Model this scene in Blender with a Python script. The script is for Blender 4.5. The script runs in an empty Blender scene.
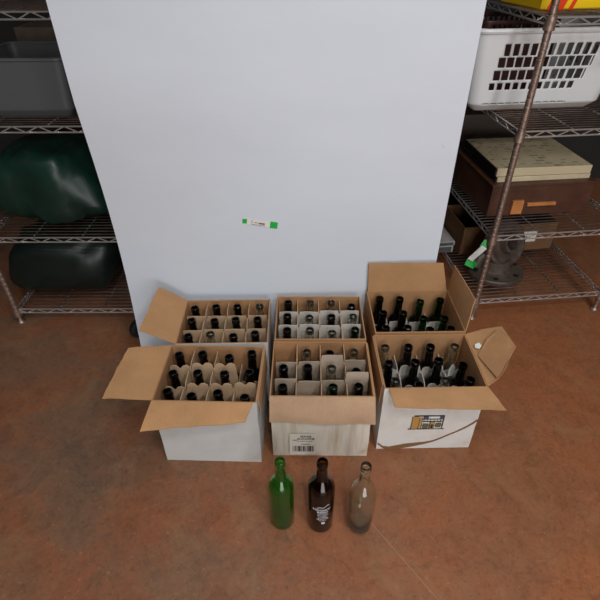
import bpy, math, random
from math import sin, cos, pi, radians
from mathutils import Vector, Matrix, noise
random.seed(7)
col = bpy.context.scene.collection
scene = bpy.context.scene

# ------------------------------------------------------------------ materials
def new_mat(name):
    m = bpy.data.materials.new(name); m.use_nodes = True
    nt = m.node_tree; return m, nt, nt.nodes['Principled BSDF']
def N(nt, typ, **kw):
    n = nt.nodes.new(typ)
    for k, v in kw.items():
        if k in n.inputs: n.inputs[k].default_value = v
        else: setattr(n, k, v)
    return n
def ramp(nt, stops):
    r = nt.nodes.new('ShaderNodeValToRGB'); e = r.color_ramp.elements
    while len(e) < len(stops): e.new(.5)
    for el, (p, c) in zip(e, stops):
        el.position = p; el.color = (*c, 1) if len(c) == 3 else c
    return r
def s2l(r, g, b):
    f = lambda c: (c/255/12.92) if c/255 <= .04045 else ((c/255+.055)/1.055)**2.4
    return (f(r), f(g), f(b))
def simple(name, rgb, rough=.6, metal=0., spec=.5, var=.0, scale=30, bump=0.):
    m, nt, b = new_mat(name); c = s2l(*rgb)
    b.inputs['Base Color'].default_value = (*c, 1)
    b.inputs['Roughness'].default_value = rough; b.inputs['Metallic'].default_value = metal
    b.inputs['Specular IOR Level'].default_value = spec
    if var or bump:
        tc = N(nt, 'ShaderNodeTexCoord'); n = N(nt, 'ShaderNodeTexNoise', Scale=scale, Detail=5.)
        nt.links.new(tc.outputs['Object'], n.inputs['Vector'])
        if var:
            r = ramp(nt, [(.3, tuple(x*(1-var) for x in c)), (.7, tuple(min(1, x*(1+var)) for x in c))])
            nt.links.new(n.outputs['Fac'], r.inputs['Fac']); nt.links.new(r.outputs['Color'], b.inputs['Base Color'])
        if bump:
            bp = N(nt, 'ShaderNodeBump', Strength=bump, Distance=.004)
            nt.links.new(n.outputs['Fac'], bp.inputs['Height']); nt.links.new(bp.outputs['Normal'], b.inputs['Normal'])
    return m
def glass(name, rgb, rough=.035, tr=1):
    m, nt, b = new_mat(name)
    b.inputs['Base Color'].default_value = (*rgb, 1)
    b.inputs['Transmission Weight'].default_value = tr; b.inputs['Roughness'].default_value = rough
    b.inputs['IOR'].default_value = 1.5
    return m
def kraft(name, rgb, stain=.12):
    m, nt, b = new_mat(name); c = s2l(*rgb)
    tc = N(nt, 'ShaderNodeTexCoord')
    n1 = N(nt, 'ShaderNodeTexNoise', Scale=9., Detail=6., Roughness=.65); n2 = N(nt, 'ShaderNodeTexNoise', Scale=260., Detail=2.)
    for n in (n1, n2): nt.links.new(tc.outputs['Object'], n.inputs['Vector'])
    r = ramp(nt, [(.32, tuple(x*(1-stain) for x in c)), (.68, tuple(min(1, x*(1+stain*.7)) for x in c))])
    nt.links.new(n1.outputs['Fac'], r.inputs['Fac'])
    mx = N(nt, 'ShaderNodeMix', data_type='RGBA', blend_type='MULTIPLY'); mx.inputs[0].default_value = .22
    nt.links.new(r.outputs['Color'], mx.inputs[6]); nt.links.new(n2.outputs['Fac'], mx.inputs[7])
    nt.links.new(mx.outputs[2], b.inputs['Base Color'])
    w = N(nt, 'ShaderNodeTexWave', Scale=40., Distortion=1.); nt.links.new(tc.outputs['Object'], w.inputs['Vector'])
    bp = N(nt, 'ShaderNodeBump', Strength=.12, Distance=.001)
    nt.links.new(w.outputs['Fac'], bp.inputs['Height']); nt.links.new(bp.outputs['Normal'], b.inputs['Normal'])
    b.inputs['Roughness'].default_value = .82; b.inputs['Specular IOR Level'].default_value = .25
    return m
def dirty_white(name, rgb, dirt, amount, streak=False):
    m, nt, b = new_mat(name); c = s2l(*rgb); d = s2l(*dirt)
    tc = N(nt, 'ShaderNodeTexCoord'); mp = N(nt, 'ShaderNodeMapping')
    mp.inputs['Scale'].default_value = (30, 30, 2.5) if streak else (7, 7, 9)
    nt.links.new(tc.outputs['Object'], mp.inputs['Vector'])
    n = N(nt, 'ShaderNodeTexNoise', Scale=1., Detail=5., Roughness=.6); nt.links.new(mp.outputs['Vector'], n.inputs['Vector'])
    r = ramp(nt, [(.45, (0, 0, 0)), (.8, (amount,)*3)]); nt.links.new(n.outputs['Fac'], r.inputs['Fac'])
    n2 = N(nt, 'ShaderNodeTexNoise', Scale=11., Detail=4.); nt.links.new(tc.outputs['Object'], n2.inputs['Vector'])
    r2 = ramp(nt, [(.55, (0, 0, 0)), (.75, (amount*.8,)*3)]); nt.links.new(n2.outputs['Fac'], r2.inputs['Fac'])
    ad = N(nt, 'ShaderNodeMath', operation='MAXIMUM')
    nt.links.new(r.outputs['Color'], ad.inputs[0]); nt.links.new(r2.outputs['Color'], ad.inputs[1])
    mx = N(nt, 'ShaderNodeMix', data_type='RGBA'); mx.inputs[6].default_value = (*c, 1); mx.inputs[7].default_value = (*d, 1)
    nt.links.new(ad.outputs[0], mx.inputs[0]); nt.links.new(mx.outputs[2], b.inputs['Base Color'])
    b.inputs['Roughness'].default_value = .6; b.inputs['Specular IOR Level'].default_value = .35
    return m

KR = kraft('kraft_board', (190, 145, 102))
KR_IN = kraft('kraft_inside', (180, 136, 96))
KR_DIV = kraft('grey_partition', (184, 166, 148), .08)
KR_DIVB = kraft('brown_partition', (196, 166, 134), .08)
KR_DIVW = kraft('pale_partition', (206, 200, 192), .06)
WH1 = dirty_white('white_liner_clean', (194, 194, 192), (150, 140, 128), .35)
WH2 = dirty_white('white_liner_dirty', (212, 206, 194), (156, 126, 92), .7, True)
WH3 = dirty_white('white_liner_scuffed', (210, 207, 203), (166, 138, 110), .4)
INK = simple('black_ink', (38, 36, 36), .6)
INKT = simple('ochre_ink', (172, 130, 70), .6)
INKG = simple('olive_ink', (92, 92, 62), .6)
INKB = simple('slate_ink', (72, 78, 88), .6)
PAPER = simple('white_paper', (226, 224, 218), .6)
BROWN = simple('torn_tape', (120, 88, 58), .5)
GREEN = simple('green_tape', (20, 176, 66), .45)
WHITEINK = simple('white_print', (205, 206, 210), .5)
CHROME = simple('chrome_wire', (226, 226, 226), .3, .85)
CHROMED = simple('tarnished_wire', (160, 160, 160), .35, 1., var=.3)
POSTM = simple('dusty_post', (150, 128, 116), .45, .7, var=.35, scale=90)
BLACKP = simple('black_plastic', (22, 22, 24), .45)
RUBBER = simple('black_rubber', (14, 14, 15), .7)
BASKETM = simple('white_basket_plastic', (222, 224, 226), .4)
DKRED = simple('dark_red_plastic', (60, 26, 22), .5)
YEL = simple('yellow_card', (240, 200, 20), .45)
REDC = simple('red_card', (225, 62, 30), .45)
CARDK = kraft('old_brown_carton', (128, 94, 66), .2)
CARDD = kraft('dark_brown_carton', (104, 92, 82), .2)
WOODR = simple('red_brown_wood', (78, 48, 34), .5, var=.3, scale=14)
WOODO = simple('orange_wood', (190, 122, 68), .5, var=.2, scale=20)
BEIGE = simple('aged_print_paper', (196, 182, 150), .6, var=.15, scale=12)
def printed():
    m, nt, b = new_mat('aged_printed_cover'); L = nt.links.new
    tc = N(nt, 'ShaderNodeTexCoord'); br = N(nt, 'ShaderNodeTexBrick'); L(tc.outputs['Object'], br.inputs['Vector'])
    br.inputs['Scale'].default_value = 1; br.inputs['Brick Width'].default_value = .055; br.inputs['Row Height'].default_value = .03; br.inputs['Mortar Size'].default_value = .008
    br.inputs['Color1'].default_value = (*s2l(120, 114, 98), 1); br.inputs['Color2'].default_value = (*s2l(190, 178, 148), 1); br.inputs['Mortar'].default_value = (*s2l(196, 182, 150), 1)
    n = N(nt, 'ShaderNodeTexNoise', Scale=22., Detail=3.); L(tc.outputs['Object'], n.inputs['Vector'])
    mx = N(nt, 'ShaderNodeMix', data_type='RGBA'); mx.inputs[7].default_value = (*s2l(196, 182, 150), 1); r = ramp(nt, [(.42, (0,)*3), (.55, (1,)*3)])
    L(n.outputs['Fac'], r.inputs['Fac']); L(r.outputs['Color'], mx.inputs[0]); L(br.outputs['Color'], mx.inputs[6]); L(mx.outputs[2], b.inputs['Base Color'])
    b.inputs['Roughness'].default_value = .6; return m
BEIGEP = printed()
IRON = simple('cast_iron', (88, 76, 68), .5, .35, var=.3, scale=40, bump=.4)
GREENB = simple('dark_green_plastic_sheet', (14, 44, 36), .4, var=.35, scale=7, bump=.5)
GREENK = simple('black_green_plastic_sheet', (15, 28, 25), .4, var=.35, scale=7, bump=.5)
LGREY = simple('dull_white_card', (176, 176, 174), .6)
GREYP = simple('grey_plastic', (84, 86, 88), .5)
STEEL = simple('grey_steel', (90, 92, 94), .4, .8)

G_DARK = glass('very_dark_glass', (.035, .04, .03))
G_OLIVE = glass('dark_green_glass', (.06, .22, .07))
G_GREEN = glass('bright_green_glass', (.16, .56, .09), .03, .955)
G_BROWN = glass('dark_brown_glass', (.13, .06, .018))
G_CLEAR = glass('clear_glass', (.88, .93, .85), .02, .992)

def floor_mat():
    m, nt, b = new_mat('stained_concrete')
    tc = N(nt, 'ShaderNodeTexCoord'); L = nt.links.new
    big = N(nt, 'ShaderNodeTexNoise', Scale=1.5, Detail=7., Roughness=.62, Distortion=.5)
    L(tc.outputs['Object'], big.inputs['Vector'])
    c1 = ramp(nt, [(.34, s2l(104, 84, 70)), (.45, s2l(124, 92, 72)), (.53, s2l(138, 88, 62)), (.60, s2l(130, 92, 68)), (.72, s2l(150, 108, 82))])
    L(big.outputs['Fac'], c1.inputs['Fac'])
    # the slab is redder on its right side, greyer to the left
    sp = N(nt, 'ShaderNodeSeparateXYZ'); L(tc.outputs['Object'], sp.inputs[0])
    mr = N(nt, 'ShaderNodeMapRange'); mr.inputs[1].default_value = -.7; mr.inputs[2].default_value = .7; mr.inputs[3].default_value = .0; mr.inputs[4].default_value = .6
    ad = N(nt, 'ShaderNodeMath', operation='ADD'); nn = N(nt, 'ShaderNodeTexNoise', Scale=2.2, Detail=4.)
    L(tc.outputs['Object'], nn.inputs['Vector']); ms = N(nt, 'ShaderNodeMath', operation='MULTIPLY_ADD'); ms.inputs[1].default_value = 1.2; ms.inputs[2].default_value = -.6
    L(nn.outputs['Fac'], ms.inputs[0]); L(sp.outputs['X'], ad.inputs[0]); L(ms.outputs[0], ad.inputs[1]); L(ad.outputs[0], mr.inputs[0])
    mx = N(nt, 'ShaderNodeMix', data_type='RGBA'); mx.inputs[7].default_value = (*s2l(156, 94, 56), 1)
    L(mr.outputs[0], mx.inputs[0]); L(c1.outputs['Color'], mx.inputs[6])
    # mid mottling
    mid = N(nt, 'ShaderNodeTexNoise', Scale=16., Detail=10., Roughness=.78, Distortion=.6); L(tc.outputs['Object'], mid.inputs['Vector'])
    cm = ramp(nt, [(.3, (.55, .57, .6)), (.5, (1, 1, 1)), (.68, (1.25, 1.15, 1.05))]); L(mid.outputs['Fac'], cm.inputs['Fac'])
    m2 = N(nt, 'ShaderNodeMix', data_type='RGBA', blend_type='MULTIPLY'); m2.inputs[0].default_value = .6
    L(mx.outputs[2], m2.inputs[6]); L(cm.outputs['Color'], m2.inputs[7])
    gr = N(nt, 'ShaderNodeTexNoise', Scale=75., Detail=6., Roughness=.75, Distortion=.8); L(tc.outputs['Object'], gr.inputs['Vector'])
    cg = ramp(nt, [(.32, (.62, .62, .60)), (.5, (1, 1, 1)), (.68, (1.0, 1.0, 1.0))]); L(gr.outputs['Fac'], cg.inputs['Fac'])
    mg = N(nt, 'ShaderNodeMix', data_type='RGBA', blend_type='MULTIPLY'); mg.inputs[0].default_value = .8
    L(m2.outputs[2], mg.inputs[6]); L(cg.outputs['Color'], mg.inputs[7])
    # worn, dusty grey-beige patches
    du = N(nt, 'ShaderNodeTexNoise', Scale=5., Detail=9., Roughness=.78, Distortion=1.); L(tc.outputs['Object'], du.inputs['Vector'])
    cd = ramp(nt, [(.50, (0, 0, 0)), (.70, (.42,)*3)]); L(du.outputs['Fac'], cd.inputs['Fac'])
    m2 = N(nt, 'ShaderNodeMix', data_type='RGBA'); m2.inputs[7].default_value = (*s2l(152, 122, 88), 1)
    L(cd.outputs['Color'], m2.inputs[0]); L(mg.outputs[2], m2.inputs[6])
    # pale chips and dust specks
    fi = N(nt, 'ShaderNodeTexNoise', Scale=70., Detail=4., Roughness=.7); L(tc.outputs['Object'], fi.inputs['Vector'])
    cf = ramp(nt, [(.60, (0, 0, 0)), (.76, (.38,)*3)]); L(fi.outputs['Fac'], cf.inputs['Fac'])
    m3 = N(nt, 'ShaderNodeMix', data_type='RGBA'); m3.inputs[7].default_value = (*s2l(190, 165, 140), 1)
    L(cf.outputs['Color'], m3.inputs[0]); L(m2.outputs[2], m3.inputs[6])
    # hairline cracks / scratches
    vo = N(nt, 'ShaderNodeTexVoronoi', feature='DISTANCE_TO_EDGE', Scale=.85); 
    wn = N(nt, 'ShaderNodeTexNoise', Scale=3., Detail=5.); L(tc.outputs['Object'], wn.inputs['Vector'])
    vm = N(nt, 'ShaderNodeVectorMath', operation='MULTIPLY_ADD'); vm.inputs[1].default_value = (.35, .35, 0)
    L(wn.outputs['Color'], vm.inputs[0]); L(tc.outputs['Object'], vm.inputs[2]); L(vm.outputs[0], vo.inputs['Vector'])
    cv = ramp(nt, [(.0, (.22,)*3), (.004, (0, 0, 0))]); L(vo.outputs['Distance'], cv.inputs['Fac'])
    m4 = N(nt, 'ShaderNodeMix', data_type='RGBA'); m4.inputs[7].default_value = (*s2l(84, 62, 52), 1)
    L(cv.outputs['Color'], m4.inputs[0]); L(m3.outputs[2], m4.inputs[6])
    # light swirling scratches
    mp = N(nt, 'ShaderNodeMapping'); mp.inputs['Rotation'].default_value = (0, 0, .8); mp.inputs['Scale'].default_value = (6, 22, 1)
    L(tc.outputs['Object'], mp.inputs['Vector']); sn = N(nt, 'ShaderNodeTexNoise', Scale=1., Detail=6., Distortion=1.2); L(mp.outputs['Vector'], sn.inputs['Vector'])
    cs = ramp(nt, [(.68, (0, 0, 0)), (.76, (.2,)*3)]); L(sn.outputs['Fac'], cs.inputs['Fac'])
    m5 = N(nt, 'ShaderNodeMix', data_type='RGBA'); m5.inputs[7].default_value = (*s2l(186, 150, 124), 1)
    L(cs.outputs['Color'], m5.inputs[0]); L(m4.outputs[2], m5.inputs[6])
    # long straight scratch running towards the right of the floor
    P0, P1 = Vector((.200, .800, 0)), Vector((.372, .560, 0)); dv = (P1-P0).normalized(); nv = Vector((-dv.y, dv.x, 0))
    d1 = N(nt, 'ShaderNodeVectorMath', operation='DOT_PRODUCT'); d1.inputs[1].default_value = nv; L(tc.outputs['Object'], d1.inputs[0])
    a1 = N(nt, 'ShaderNodeMath', operation='SUBTRACT'); a1.inputs[1].default_value = P0.dot(nv); L(d1.outputs['Value'], a1.inputs[0])
    a2 = N(nt, 'ShaderNodeMath', operation='ABSOLUTE'); L(a1.outputs[0], a2.inputs[0])
    a3 = N(nt, 'ShaderNodeMath', operation='LESS_THAN'); a3.inputs[1].default_value = .0016; L(a2.outputs[0], a3.inputs[0])
    d2 = N(nt, 'ShaderNodeVectorMath', operation='DOT_PRODUCT'); d2.inputs[1].default_value = dv; L(tc.outputs['Object'], d2.inputs[0])
    a4 = N(nt, 'ShaderNodeMath', operation='GREATER_THAN'); a4.inputs[1].default_value = P0.dot(dv); L(d2.outputs['Value'], a4.inputs[0])
    a5 = N(nt, 'ShaderNodeMath', operation='MULTIPLY'); L(a3.outputs[0], a5.inputs[0]); L(a4.outputs[0], a5.inputs[1])
    a6 = N(nt, 'ShaderNodeMath', operation='MULTIPLY'); a6.inputs[1].default_value = .28; L(a5.outputs[0], a6.inputs[0])
    m6 = N(nt, 'ShaderNodeMix', data_type='RGBA'); m6.inputs[7].default_value = (*s2l(190, 150, 120), 1); L(a6.outputs[0], m6.inputs[0]); L(m5.outputs[2], m6.inputs[6])
    L(m6.outputs[2], b.inputs['Base Color'])
    rr = ramp(nt, [(.3, (.38,)*3), (.7, (.55,)*3)]); L(mid.outputs['Fac'], rr.inputs['Fac']); L(rr.outputs['Color'], b.inputs['Roughness'])
    bp = N(nt, 'ShaderNodeBump', Strength=.15, Distance=.002); L(mid.outputs['Fac'], bp.inputs['Height']); L(bp.outputs['Normal'], b.inputs['Normal'])
    b.inputs['Specular IOR Level'].default_value = .35
    return m
def panel_mat():
    m, nt, b = new_mat('white_board_face'); L = nt.links.new
    tc = N(nt, 'ShaderNodeTexCoord'); mp = N(nt, 'ShaderNodeMapping'); mp.inputs['Scale'].default_value = (1.2, 1, 3.5); mp.inputs['Rotation'].default_value = (0, .5, 0)
    L(tc.outputs['Object'], mp.inputs['Vector'])
    n = N(nt, 'ShaderNodeTexNoise', Scale=1.3, Detail=6., Roughness=.6); L(mp.outputs['Vector'], n.inputs['Vector'])
    r = ramp(nt, [(.32, s2l(208, 214, 224)), (.6, s2l(213, 219, 228))]); L(n.outputs['Fac'], r.inputs['Fac'])
    f = N(nt, 'ShaderNodeTexNoise', Scale=24., Detail=3.); L(tc.outputs['Object'], f.inputs['Vector'])
    cf = ramp(nt, [(.74, (0, 0, 0)), (.8, (.35,)*3)]); L(f.outputs['Fac'], cf.inputs['Fac'])
    m3 = N(nt, 'ShaderNodeMix', data_type='RGBA'); m3.inputs[7].default_value = (*s2l(160, 165, 172), 1)
    L(cf.outputs['Color'], m3.inputs[0]); L(r.outputs['Color'], m3.inputs[6]); L(m3.outputs[2], b.inputs['Base Color'])
    b.inputs['Roughness'].default_value = .5; b.inputs['Specular IOR Level'].default_value = .3
    return m
FLOORM = floor_mat(); PANELM = panel_mat()
WALLM = simple('dim_grey_wall', (44, 43, 42), .9, var=.08, scale=4)
CEILM = simple('grey_ceiling', (170, 170, 168), .9)

# ------------------------------------------------------------------ mesh helpers
class MB:
    def __init__(s): s.v = []; s.f = []; s.m = []
    def add(s, vs, fs, mi=0):
        o = len(s.v); s.v += [tuple(v) for v in vs]
        for f in fs: s.f.append(tuple(i+o for i in f)); s.m.append(mi)
    def box(s, x0, x1, y0, y1, z0, z1, mi=0, M=None):
        v = [Vector((x, y, z)) for z in (z0, z1) for y in (y0, y1) for x in (x0, x1)]
        if M: v = [M @ p for p in v]
        s.add(v, [(0, 2, 3, 1), (4, 5, 7, 6), (0, 1, 5, 4), (2, 6, 7, 3), (0, 4, 6, 2), (1, 3, 7, 5)], mi)
    def tube(s, pts, r, n=6, mi=0, closed=False, caps=True):
        pts = [Vector(p) for p in pts]; k = len(pts); rings = []
        ref = None
        for i, p in enumerate(pts):
            a = pts[(i-1) % k] if (closed or i > 0) else p; b = pts[(i+1) % k] if (closed or i < k-1) else p
            t = (b-a).normalized()
            if ref is None: ref = Vector((0, 0, 1)) if abs(t.z) < .9 else Vector((1, 0, 0))
            u = (ref - t*ref.dot(t)).normalized(); w = t.cross(u); ref = u
            rr = r[i] if isinstance(r, (list, tuple)) else r
            rings.append([p + u*rr*cos(2*pi*j/n) + w*rr*sin(2*pi*j/n) for j in range(n)])
        fs = []
        for i in range(k if closed else k-1):
            a = i*n; b = ((i+1) % k)*n
            for j in range(n): fs.append((a+j, a+(j+1) % n, b+(j+1) % n, b+j))
        if not closed and caps: fs += [tuple(range(n-1, -1, -1)), tuple(range((k-1)*n, k*n))]
        s.add([v for R in rings for v in R], fs, mi)
    def lathe(s, prof, n=32, mi=0, M=None, close=False):
        vs = [Vector((r*cos(2*pi*j/n), r*sin(2*pi*j/n), z)) for r, z in prof for j in range(n)]
        if M: vs = [M @ v for v in vs]
        fs = []; k = len(prof)
        for i in range(k if close else k-1):
            a = i*n; b = ((i+1) % k)*n
            for j in range(n): fs.append((a+j, a+(j+1) % n, b+(j+1) % n, b+j))
        if not close: fs += [tuple(range(n-1, -1, -1)), tuple(range((k-1)*n, k*n))]
        s.add(vs, fs, mi)
    def prism(s, poly, thick, mi=0, mi2=None):
        """poly: list of 3D points (nearly planar); extruded both ways along its normal"""
        P = [Vector(p) for p in poly]; n = Vector((0, 0, 0))
        for i in range(len(P)):
            a, b = P[i], P[(i+1) % len(P)]
            n += Vector(((a.y-b.y)*(a.z+b.z), (a.z-b.z)*(a.x+b.x), (a.x-b.x)*(a.y+b.y)))
        n.normalize(); k = len(P)
        vs = [p + n*thick/2 for p in P] + [p - n*thick/2 for p in P]
        s.add(vs, [tuple(range(k))], mi)
        s.add(vs, [tuple(range(2*k-1, k-1, -1))], mi if mi2 is None else mi2)
        s.add(vs, [(i, i+k, (i+1) % k + k, (i+1) % k) for i in range(k)], mi)
    def build(s, name, mats, parent=None, smooth=False, sharp=40, M=None):
        me = bpy.data.meshes.new(name); me.from_pydata(s.v, [], s.f); me.validate()
        mats = mats if isinstance(mats, (list, tuple)) else [mats]
        for m in mats: me.materials.append(m)
        if len(me.polygons) == len(s.m): me.polygons.foreach_set('material_index', s.m)
        if smooth:
            me.polygons.foreach_set('use_smooth', [True]*len(me.polygons)); me.set_sharp_from_angle(angle=radians(sharp))
        o = bpy.data.objects.new(name, me); col.objects.link(o)
        if parent: o.parent = parent
        if M: o.matrix_local = M
        return o
def tag(o, label=None, cat=None, group=None, kind=None):
    if label: o['label'] = label
    if cat: o['category'] = cat
    if group: o['group'] = group
    if kind: o['kind'] = kind
    return o
def empty(name, loc, rz=0, label=None, cat=None, group=None):
    o = bpy.data.objects.new(name, None); col.objects.link(o); o.empty_display_size = .05
    o.location = loc; o.rotation_euler = (0, 0, rz); return tag(o, label, cat, group)
def struct(name, m, x0, x1, y0, y1, z0, z1):
    b = MB(); b.box(x0, x1, y0, y1, z0, z1); return tag(b.build(name, m), kind='structure')
def wobble(p, amp, sc, seed=0):
    q = Vector((p[0]*sc+seed, p[1]*sc, p[2]*sc)); n = noise.noise_vector(q); return Vector(p) + n*amp

# ------------------------------------------------------------------ setting
struct('floor', FLOORM, -3.2, 3.2, -3.0, 3.4, -.1, 0)
struct('wall_back', WALLM, -3.2, 3.2, 3.4, 3.5, 0, 3.4)
struct('wall_left', WALLM, -3.3, -3.2, -3.0, 3.5, 0, 3.4)
struct('wall_right', WALLM, 3.2, 3.3, -3.0, 3.5, 0, 3.4)
struct('wall_front', WALLM, -3.3, 3.3, -3.1, -3.0, 0, 3.4)
struct('ceiling', CEILM, -3.3, 3.3, -3.1, 3.5, 3.4, 3.5)

# ------------------------------------------------------------------ white board
XL, XR = -.686, .533
def panel_pt(u, z, back=0):
    t = max(0, min(1, z/1.05)); wl = max(0, 1-u*1.6)**1.5
    return (XL+(XR-XL)*u, 1.546+.054*u+.045*sin(pi*t)*wl+back, z)
pb = empty('display_board', (0, 0, 0), 0, 'tall plain white board standing upright behind the six cartons', 'board')
b = MB(); nu, nz = 16, 24; vs = []
for back in (0, .016):
    for jz in range(nz+1):
        for iu in range(nu+1): vs.append(panel_pt(iu/nu, .003+2.3*(jz/nz)**1.15, back))
K = (nu+1)*(nz+1); w1 = nu+1
q = [(a*w1+c, a*w1+c+1, (a+1)*w1+c+1, (a+1)*w1+c) for a in range(nz) for c in range(nu)]
ring = list(range(nu+1))+[a*w1+nu for a in range(1, nz+1)]+[nz*w1+c for c in range(nu-1, -1, -1)]+[a*w1 for a in range(nz-1, 0, -1)]
b.add(vs, q+[tuple(k+K for k in reversed(f)) for f in q]+[(ring[(k+1) % len(ring)], ring[k], ring[k]+K, ring[(k+1) % len(ring)]+K) for k in range(len(ring))])
b.build('panel', PANELM, pb, True, 30)
b = MB()
for x in (-.56, .44): b.box(x, x+.04, 1.66, 1.685, .09, 1.5)
b.box(-.56, .48, 1.6855, 1.71, .09, .13)
b.build('rear_frame', STEEL, pb)
for x in (-.722, .45):
    w = MB(); M = Matrix.Translation((x, 1.664, .0455)) @ Matrix.Rotation(pi/2, 4, 'Y') @ Matrix.Rotation(.75, 4, 'X')
    w.lathe([(.006, -.015), (.036, -.015), (.043, -.011), (.0455, 0), (.043, .011), (.036, .015), (.006, .015)], 32, 0, M)
    c = w.build('caster_wheel', RUBBER, pb, True)
    f = MB(); f.box(x+.005, x+.17 if x < 0 else x+.03, 1.65, 1.685, .0925, .098)
    f.build('caster_plate', BLACKP, pb)
# green and white tag
tg = MB()
def strip(mb, cx, cz, w, h, ang, th=.0008, y=-.0006, mi=0):
    c, sn = cos(ang), sin(ang); pts = []
    for u, v in ((-w/2, -h/2), (w/2, -h/2), (w/2, h/2), (-w/2, h/2)):
        X = cx+u*c-v*sn; Z = cz+u*sn+v*c; pp = panel_pt((X-XL)/(XR-XL), Z); pts.append((X, pp[1]+y, Z))
    mb.prism(pts, th, mi)
TX, TZ, TA = -.144, .612, -.16
g = MB(); strip(g, TX-.052, TZ+.008, .022, .018, TA+.1); g.build('green_tape', GREEN, pb)
g = MB(); strip(g, TX+.050, TZ-.009, .028, .026, TA); g.build('green_tape', GREEN, pb)
g = MB(); strip(g, TX-.005, TZ, .084, .022, TA, .0008, -.0016); tp = g.build('paper_tag', PAPER, pb)
g = MB()
for i, (u, v, w, h) in enumerate([(-.024, .003, .012, .012), (-.008, .001, .014, .0022), (.012, .0, .022, .006), (.0, -.0075, .05, .0018)]):
    c, sn = cos(TA), sin(TA); strip(g, TX-.005+u*c-v*sn, TZ+u*sn+v*c, w if i else .002, h, TA, .0004, -.0023)
g.build('tag_writing', simple('faded_ink', (120, 90, 105), .6), tp)

# ------------------------------------------------------------------ bottles
def bottle_mesh(H=.298, bt=0, R=.0372, sh=.178, ne=.222, rn=.0143, slope=1.0, nseg=32):
    out = [(.002, .016), (.012, .012), (.022, .004), (.026, .0006), (R-bt-.0045, 0), (R-bt-.0012, .0018), (R-bt, .006), (R-bt*.5, sh*.5), (R, sh)]
    k = 9
    for i in range(1, k):
        t = i/k; z = sh+(ne-sh)*t
        r = rn + (R-rn)*((1-t**(2.2*slope))**(1.25)) if slope >= 1 else rn+(R-rn)*(.5+.5*cos(pi*t))
        out.append((r, z))
    out += [(rn, ne), (rn-.0005, (ne+H)/2), (rn-.0008, H-.019), (rn+.0006, H-.0165), (rn+.0008, H-.0135), (rn-.0002, H-.0115), (rn+.0002, H-.002), (rn-.001, H), (rn-.0035, H)]
    t = .0028
    inn = [(rn-.0045, H-.002), (rn-.0048, ne+.004)]
    for i in range(k-1, 0, -1):
        tt = i/k; z = sh+(ne-sh)*tt
        r = rn + (R-rn)*((1-tt**(2.2*slope))**(1.25)) if slope >= 1 else rn+(R-rn)*(.5+.5*cos(pi*tt))
        inn.append((max(r-t-.0005, .0075), z-.001))
    inn += [(R-t, sh), (R-t-bt*.5, sh*.5), (R-t-bt, .012), (R-bt-.006, .007), (.025, .0065), (.022, .010), (.012, .018), (.002, .021)]
    b = MB(); b.lathe(out+inn, nseg); b2 = MB(); b2.v = b.v; b2.f = b.f; b2.m = b.m
    return b
def bottle(name, mat, **kw):
    b = bottle_mesh(**kw); o = b.build(name, mat, None, True, 60); return o
def place(o, x, y, z, tx=0, ty=0, rz=0, sz=1, s=1):
    o.matrix_world = Matrix.Translation((x, y, z)) @ Matrix(((1, 0, tx, 0), (0, 1, ty, 0), (0, 0, 1, 0), (0, 0, 0, 1))).to_3x3().to_4x4() @ Matrix.Identity(4)

def orient(o, base, top, H, spin=0):
    """stand bottle with its base centre at base, leaning so its axis goes to top"""
    a = (Vector(top)-Vector(base)).normalized()
    q = Vector((0, 0, 1)).rotation_difference(a)
    o.rotation_mode = 'XYZ'; o.rotation_euler = (q.to_matrix() @ Matrix.Rotation(spin, 3, 'Z')).to_euler()
    o.location = base

gb = bottle('wine_bottle', G_GREEN, H=.301, R=.0370, sh=.180, ne=.226, rn=.0150)
gb.location = (-.058, .794, .0003); tag(gb, 'empty bright green glass wine bottle on the floor, leftmost of the three', 'bottle', 'three bottles standing on the floor')
bb = bottle('wine_bottle', G_BROWN, H=.306, R=.0392, sh=.186, ne=.232, rn=.0158)
bb.location = (.058, .787, .0003); tag(bb, 'dark brown glass wine bottle with white print, middle of three on the floor', 'bottle', 'three bottles standing on the floor')
cb = bottle('wine_bottle', G_CLEAR, H=.302, R=.0410, bt=.004, sh=.165, ne=.226, rn=.0150, slope=1.0)
cb.location = (.176, .776, .0003); tag(cb, 'empty clear glass wine bottle on the floor in front of cartons, rightmost of three', 'bottle', 'three bottles standing on the floor')
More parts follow.
